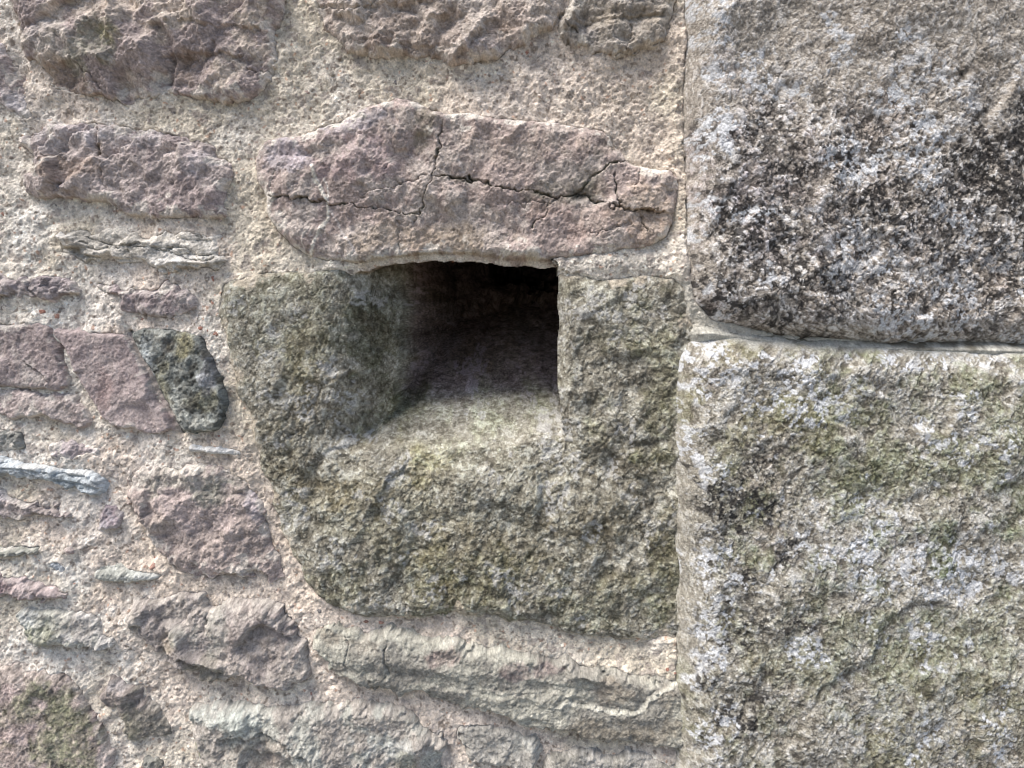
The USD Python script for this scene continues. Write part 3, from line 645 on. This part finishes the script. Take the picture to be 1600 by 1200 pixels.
pier_block([(1078, -400), (1080, 200), (1080, 420), (1092, 462), (1118, 490), (1180, 512), (1270, 525), (1400, 533), (1760, 541), (1760, -400)], 300,
           [(1220, 100, 220, 150, 'a29b90', .8), (1390, 90, 110, 90, '8b847a', .8), (1250, 300, 200, 80, 'a39890', .5), (1520, 60, 140, 90, '968f84', .8), (1150, 300, 60, 200, 'a7a0a0', .4), (1450, 470, 200, 40, '988c7e', .5)],
           [(1150, 400, 110, 80, .95), (1560, 270, 100, 120, 1.0), (1460, 360, 180, 90, .6), (1330, 330, 90, 60, .4), (1240, 470, 140, 40, .55), (1300, 250, 120, 40, .4), (1390, 90, 40, 70, .35)],
           [(1104, 100, 30, 170, 1.2), (1430, 150, 90, 50, .6), (1580, 130, 50, 40, .5), (1400, 420, 140, 70, .45), (1220, 350, 70, 40, .4), (1470, 470, 90, 30, .4)],
           'upper pale grey block with black lichen and a rounded lower corner', ('5b544e', 'a0978d', 'cfcac6'))
pier_block([(1062, 620), (1064, 568), (1076, 538), (1100, 522), (1150, 516), (1270, 523), (1400, 529), (1760, 536), (1760, 1700), (1070, 1700), (1066, 1100), (1064, 800)], 340,
           [(1230, 640, 150, 90, '87836f', .8), (1450, 700, 200, 130, '868370', .8), (1560, 800, 80, 60, '7f8068', .7), (1300, 1000, 140, 110, '868472', .8), (1450, 980, 120, 60, '838270', .7), (1350, 830, 200, 50, 'a5a1a4', .5), (1180, 700, 60, 200, '9b8a7c', .5), (1500, 1120, 140, 70, '97887a', .6), (1200, 1080, 80, 90, '9f948a', .5), (1300, 1170, 200, 40, '7c7b69', .6), (1420, 690, 330, 150, '8d8e76', .8), (1400, 1000, 300, 160, '90907c', .6), (1100, 600, 40, 60, 'a3968e', .5)],
           [(1140, 900, 70, 180, .7), (1140, 740, 70, 70, .55), (1110, 1120, 40, 100, .6), (1240, 860, 60, 60, .35), (1210, 570, 60, 30, .35), (1280, 1160, 120, 40, .4)],
           [(1240, 590, 140, 40, .5), (1090, 950, 22, 200, .6), (1440, 860, 220, 56, .75), (1300, 800, 120, 40, .5), (1080, 720, 20, 200, .6), (1500, 560, 160, 18, .6), (1400, 1100, 120, 60, .3)],
           'lower grey block with green algae patches', ('625b51', '979185', 'bfbbb4'), cem=True)

# ------------------------------------------------------------------ mortar
def mortar():
    X, Y = FULL.X, FULL.Y
    near = SD
    H = .0012 * fbm(X, Y, 90, 4, .55, 500) + .0008 * fbm(X, Y, 22, 3, .6, 505)
    men = .0032 * np.exp(-np.clip(-near, 0, None) / 13) * sstep(-.7, 1.1, fbm(X, Y, 55, 3, .6, 510))
    H = H + men - np.clip(near, 0, None) * .00075
    # coarser, lumpier hand-thrown mortar above the lintel
    coarse = np.exp(-((X - 800) / 330) ** 2 - ((Y - 140) / 70) ** 2) + .8 * np.exp(-((X - 1030) / 40) ** 2 - ((Y - 300) / 200) ** 2) + .4
    lump = fbm(X, Y, 11, 3, .65, 520)
    H = H + .00048 * coarse * lump + .00028 * vn(X / 3.2, Y / 3.2, 525)
    H = H - .0009 * sstep(1.35, 1.8, fbm(X, Y, 8, 2, .6, 530))
    # trowelled fillet round the pier and under the lintel's right end
    H = H + .010 * sstep(46, 0, -SDP) * sstep(-900, 0, SDP)
    lf = np.exp(-((X - 960) / 110) ** 2 - ((Y - 412) / 22) ** 2)
    H = H + .010 * lf
    col = np.empty(X.shape + (3,), np.float32)
    m1 = sstep(-1, 1, fbm(X, Y, 130, 4, .55, 540))
    col[:] = lin('cabfae') + (lin('d2c9bd') - lin('cabfae')) * m1[..., None]
    pk = sstep(.2, 1.3, fbm(X, Y, 170, 3, .5, 545) + .5 * sstep(700, 1100, Y))
    col += (lin('cdbdb0') - col) * (.6 * pk)[..., None]
    pl = sstep(500, 100, X) * .5
    col += (lin('d9d4cd') - col) * (pl * sstep(-.6, .8, fbm(X, Y, 60, 4, .6, 550)))[..., None]
    sg = fbm(X, Y, 6, 2, .8, 555)
    r1, d1 = grains(X, Y, 4.2, 559)
    H = H + .00035 * (.45 - d1) + .0002 * (r1 - .5)
    col *= (1 + .18 * (r1 - .5))[..., None]
    for lo_, hi_, cc_ in ((.955, 1, '8b7f76'), (.93, .945, 'b58f78'), (.90, .915, 'a8a29c')):
        col += (lin(cc_) - col) * (.7 * ((r1 > lo_) & (r1 <= hi_) & (d1 < .55)))[..., None]
    col *= (1 + .10 * fbm(X, Y, 8, 3, .7, 556) + .05 * vn(X / 2.4, Y / 2.4, 557))[..., None]
    col += (lin('77695d') - col) * (.7 * sstep(1.35, 1.9, sg))[..., None]
    col += (lin('9a8f88') - col) * (.6 * sstep(1.2, 1.6, fbm(X, Y, 12, 2, .6, 558)))[..., None]
    gj = sstep(40, 0, np.abs(SDP + 6)) * (np.abs(Y - 520) < 60) * (X > 1040)          # grey cement in the pier's joint
    gj = np.maximum(gj, ((X > 1050) & (Y > 440) & (Y < 600)) * sstep(-14, -4, SDP))
    col += (lin('b4b0a6') - col) * (.85 * gj)[..., None]
    gap = sstep(.7, 1.4, fbm(X, Y, 45, 4, .65, 570))
    H = H - .0045 * gap * np.exp(-((near - 1.0) / 1.5) ** 2)
    d, _, _ = line_d(X, Y, [(203, 520), (222, 558), (246, 606), (268, 648), (282, 674)])
    H = H - .016 * np.exp(-(d / 4.2) ** 2)
    hole = (near > 15) | ((X > 596) & (X < 872) & (Y > 368) & (Y < 430) & (near > 2))
    return H + MACRO, col, ~hole


SDP = np.full((NY, NX), -999.0, np.float32)
for p in PIECES:
    if p[8] == PIER:
        SDP[p[1].sl] = np.maximum(SDP[p[1].sl], np.where(p[2], 0, -11))
from scipy.ndimage import distance_transform_edt
SDP = np.where(SDP > -1, 0, -distance_transform_edt(SDP < -1) * STEP - 9).astype(np.float32)
MH, MC, MM = mortar()
joint = (FULL.X > 1058) & (FULL.Y > 440)
# the pier's own joint: mortar kept back under the upper block, swelling over the lower block's arris
jy = 600 + (np.interp(FULL.X[0], 800 + (np.array([1060, 1118, 1180, 1270, 1400, 1760]) - 800) * sc, [512, 508, 516, 526, 532, 539]) - 600) * sc
JH = FR - .037 + .016 * sstep(-7, 8, FULL.Y - jy[None]) - .0007 * np.clip(FULL.Y - jy[None] - 8, 0, None) - .0006 * fbm(FULL.X, FULL.Y, 40, 3, .6, 560)
ramp = sstep(1050, 1090, FULL.X)
wj = Win(1040, 430, X1 - STEP, 590)
sj = wj.sl
JH = (JH * ramp + (1 - ramp) * -.01)[sj] + .0002 * vn(wj.X / 3.2, wj.Y / 3.2, 561)
jm = (np.abs(wj.Y - jy[None, wj.j0:wj.j1]) < 26) | ((wj.X < 1140) & (wj.Y > 445) & (wj.Y < 545) & (wj.X > 1048))
jc = np.empty(wj.X.shape + (3,), np.float32)
jc[:] = lin('aeaaa0')
jc *= (1 + .14 * fbm(wj.X, wj.Y, 9, 4, .8, 562))[..., None]
jc += (lin('4e4636') - jc) * (.85 * sstep(5, -5, wj.Y - jy[None, wj.j0:wj.j1] + 3 * fbm(wj.X, wj.Y, 26, 3, .7, 563)) * sstep(1120, 1190, wj.X))[..., None]  # dark brown along the joint's top: dirt plus the overhang's shadow painted in
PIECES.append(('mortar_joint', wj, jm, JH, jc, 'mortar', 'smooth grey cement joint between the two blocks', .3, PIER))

v, f, n, used, bi = relief_mesh(FULL, MH, MM, .06, (0, 0, -1), 1.0)
front = (MC * (1 + .11 * GRAIN2)[..., None])[used]
# keep only the outer rim's skirt and no cap: the stones themselves close the holes
cc = np.concatenate([front, front[bi]])
mortar_path = put_mesh(WALL, 'mortar', v, f, n, cc, 'mortar', 'pale sandy lime mortar')

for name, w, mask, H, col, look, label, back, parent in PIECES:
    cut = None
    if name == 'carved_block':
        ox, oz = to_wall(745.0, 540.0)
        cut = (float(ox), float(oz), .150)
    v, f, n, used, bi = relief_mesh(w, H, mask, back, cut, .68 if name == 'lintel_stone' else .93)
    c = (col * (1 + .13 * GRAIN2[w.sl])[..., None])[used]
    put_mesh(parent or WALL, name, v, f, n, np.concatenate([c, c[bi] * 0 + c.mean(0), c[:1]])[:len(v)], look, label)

# ------------------------------------------------------------------ chips of brick and pebbles bedded in the mortar
import trimesh
rng = np.random.default_rng(77)
BRICK, PEB = ('a3796a', '9c7a6c', 'a8877a'), ('8a8078', '9a9288', '7f7a78', 'a28f86')


def chip(name, px, py, rx, ry, colour, k):
    b = trimesh.creation.icosphere(2, 1.0)
    d = b.vertices
    r = np.ones(len(d))
    for _ in range(9):                                             # broken faces
        nrm = rng.normal(size=3); nrm /= np.linalg.norm(nrm)
        cut = rng.uniform(.55, .85)
        dot = d @ nrm
        r = np.minimum(r, np.where(dot > 1e-3, cut / np.maximum(dot, 1e-3), 9))
    d = d * r[:, None]
    ang = rng.uniform(-.5, .5)
    x, z = to_wall(px, py)
    i, j = int((py - Y0) / STEP), int((px - X0) / STEP)
    h = float(MH[i, j])
    vx = d[:, 0] * rx * PX; vz = d[:, 2] * ry * PX
    vv = np.stack([x + vx * math.cos(ang) - vz * math.sin(ang), -h + .0009 + d[:, 1] * min(rx, ry) * PX * .7, z + vx * math.sin(ang) + vz * math.cos(ang)], 1)
    nn = trimesh.Trimesh(vv, b.faces, process=False).vertex_normals
    c = np.tile(lin(colour), (len(vv), 1)) * (1 + .15 * rng.normal(size=(len(vv), 1)))
    put_mesh(mortar_path, name, vv, b.faces, nn, c, 'rubble')


for k, (px, py, rx, ry) in enumerate([(336, 436, 4, 6), (336, 474, 4, 7), (225, 499, 7, 4), (316, 512, 4, 6), (338, 522, 5, 4), (326, 516, 3, 3), (66, 488, 6, 5), (88, 494, 5, 5), (240, 884, 7, 5), (241, 872, 3, 4), (573, 970, 5, 4), (595, 972, 5, 4),
                                      (1041, 1040, 4, 4), (1052, 1045, 3, 4), (93, 351, 3, 3), (340, 342, 3, 3), (2, 334, 4, 5), (121, 909, 5, 3), (705, 404, 4, 3), (342, 681, 4, 3), (487, 1084, 3, 5), (824, 82, 4, 5)]):
    chip('brick_chip', px, py, rx, ry, BRICK[k % 3], k)
for k, (px, py, rx, ry) in enumerate([(8, 482, 6, 4), (75, 686, 4, 3), (500, 953, 5, 4), (178, 681, 4, 3), (1000, 430, 5, 4), (845, 311, 6, 5), (270, 175, 4, 3), (480, 145, 5, 4), (530, 90, 4, 4), (520, 115, 4, 4), (240, 905, 3, 3), (268, 895, 4, 3), (15, 245, 4, 4), (430, 580, 3, 3), (620, 128, 5, 4), (700, 120, 4, 3), (870, 130, 4, 4), (960, 150, 5, 4),
                                      (85, 320, 4, 3), (180, 330, 4, 3), (395, 330, 4, 4), (385, 390, 3, 3), (60, 350, 4, 3), (250, 690, 4, 3), (262, 706, 5, 4), (148, 855, 6, 3), (130, 905, 3, 3), (175, 935, 4, 3), (430, 925, 4, 3), (330, 920, 4, 3), (280, 1080, 4, 3), (560, 1090, 4, 3), (900, 1010, 3, 3), (1000, 1030, 4, 3)]):
    chip('pebble', px, py, rx, ry, PEB[k % 4], k)

# ------------------------------------------------------------------ the rest of the wall, and the ground in front of it
xa, za = to_wall(np.array([X0 + 2, X1 - 2]), np.array([Y0 + 2, Y1 - 2]))
_, ztop = to_wall(800.0, Y0 + 3)
_, zbot = to_wall(800.0, Y1 - 3)
LOOK['wall_far'] = usdkit.material(stage, '/World/Looks/far_wall_look', {
    'g': ('geometry', {}), 'm': ('mapping', {'scale': (6.0, 6.0, 11.0)}), 'w': ('noise_texture', {'scale': 9.0, 'detail': 4.0}), 'add': ('vector_math', {'math_type': 'multiply_add', 'vector2': (.06, .06, .06)}),
    'v': ('voronoi_texture', {'scale': 1.0, 'feature': 'distance_to_edge'}), 'vc': ('voronoi_texture', {'scale': 1.0, 'feature': 'f1'}), 'sep': ('separate_color', {}),
    'n': ('noise_texture', {'scale': 160.0, 'detail': 6.0, 'roughness': .7}),
    'rs': ('rgb_ramp', {'ramp': [(0.0, tuple(lin('97857f'))), (0.4, tuple(lin('a5978b'))), (0.7, tuple(lin('948d82'))), (1.0, tuple(lin('b0a498')))]}),
    'e': ('map_range', {'from_min': .10, 'from_max': .17, 'to_min': 0.0, 'to_max': 1.0, 'clamp': True}),
    'mx': ('mix_color', {'a': tuple(lin('cabfae'))}), 'mr': ('map_range', {'from_min': .3, 'from_max': .7, 'to_min': .75, 'to_max': 1.2}), 'mul': ('vector_math', {'math_type': 'multiply'}),
    'h': ('math', {'math_type': 'multiply_add', 'value2': .12}), 'b': ('bump', {'strength': .9, 'distance': .02}),
    'p': ('principled_bsdf', {'roughness': .95, 'specular_ior_level': .2})},
    [('g.position', 'w.vector'), ('w.color', 'add.vector1'), ('g.position', 'add.vector3'), ('add.vector', 'm.vector'), ('m.vector', 'v.vector'), ('m.vector', 'vc.vector'), ('vc.color', 'sep.color'), ('sep.r', 'rs.fac'),
     ('v.distance', 'e.value'), ('e.result', 'mx.fac'), ('rs.color', 'mx.b'), ('g.position', 'n.vector'), ('n.fac', 'mr.value'), ('mx.result', 'mul.vector1'), ('mr.result', 'mul.vector2'),
     ('mul.vector', 'p.base_color'), ('n.fac', 'h.value1'), ('e.result', 'h.value3'), ('h.value', 'b.height'), ('b.normal', 'p.normal')], surface='p.BSDF')
LOOK['pier_far'] = usdkit.material(stage, '/World/Looks/far_pier_look', {
    'g': ('geometry', {}), 'n': ('noise_texture', {'scale': 260.0, 'detail': 5.0, 'roughness': .75}), 'k': ('noise_texture', {'scale': 14.0, 'detail': 5.0}),
    'r': ('rgb_ramp', {'ramp': [(0.35, tuple(lin('554f4a'))), (0.5, tuple(lin('979086'))), (0.66, tuple(lin('c8c5c1')))]}), 'mr': ('map_range', {'from_min': .3, 'from_max': .7, 'to_min': .7, 'to_max': 1.15}),
    'mul': ('vector_math', {'math_type': 'multiply'}), 'b': ('bump', {'strength': .9, 'distance': .004}), 'p': ('principled_bsdf', {'roughness': .95, 'specular_ior_level': .2})},
    [('g.position', 'n.vector'), ('g.position', 'k.vector'), ('n.fac', 'r.fac'), ('k.fac', 'mr.value'), ('r.color', 'mul.vector1'), ('mr.result', 'mul.vector2'), ('mul.vector', 'p.base_color'), ('n.fac', 'b.height'), ('b.normal', 'p.normal')], surface='p.BSDF')


def slab(parent, name, x0, x1, y0, y1, z0, z1, look):
    b = trimesh.creation.box((x1 - x0, y1 - y0, z1 - z0))
    b.apply_translation(((x0 + x1) / 2, (y0 + y1) / 2, (z0 + z1) / 2))
    usdkit.mesh(stage, numbered(parent, name), b, LOOK[look])


xl0, xr1 = float(to_wall(X0 + 2, 600.0)[0]), float(to_wall(X1 - 2, 600.0)[0])
xp = float(to_wall(800 + 268 * sc, 600.0)[0])                      # the pier's left edge
slab(WALL, 'wall_core', -2.4, xp, .004, .75, ztop, 2.7, 'wall_far')
slab(WALL, 'wall_core', -2.4, xp, .004, .75, 0, zbot, 'wall_far')
slab(WALL, 'wall_core', -2.4, xl0, .004, .75, zbot + .002, ztop - .002, 'wall_far')
slab(WALL, 'wall_core', xl0 + .002, xr1 - .002, .66, .75, zbot + .002, ztop - .002, 'wall_far')
for z0, z1 in ((ztop + .001, ztop + .30), (ztop + .318, ztop + .70), (ztop + .718, 2.7), (zbot - .30, zbot - .001), (0, zbot - .318)):
    slab(PIER, 'block', xp + .003, xr1 + .35, -FR, .75, z0, z1, 'pier_far')
slab(PIER, 'block', xr1 + .001, xr1 + .35, -FR + .001, .75, zbot + .003, ztop - .003, 'pier_far')

ground_m = usdkit.material(stage, '/World/Looks/ground_look', {
    'g': ('geometry', {}), 'n': ('noise_texture', {'scale': 6.0, 'detail': 8.0, 'roughness': .7}),
    'r': ('rgb_ramp', {'ramp': [(0.3, tuple(lin('4a443b'))), (0.7, tuple(lin('6b6355')))]}), 'b': ('bump', {'strength': .5, 'distance': .01}),
    'p': ('principled_bsdf', {'roughness': .95, 'specular_ior_level': .2})},
    [('g.position', 'n.vector'), ('n.fac', 'r.fac'), ('r.color', 'p.base_color'), ('n.fac', 'b.height'), ('b.normal', 'p.normal')], surface='p.BSDF')
gp = usdkit.mesh(stage, '/World/ground', (np.array([[-200, -200, 0], [200, -200, 0], [200, 200, 0], [-200, 200, 0.0]]), np.array([[0, 1, 2], [0, 2, 3]])), ground_m)
gp.GetPrim().SetCustomDataByKey('kind', 'structure')
gp.GetPrim().SetCustomDataByKey('label', 'trodden earth ground at the foot of the wall')
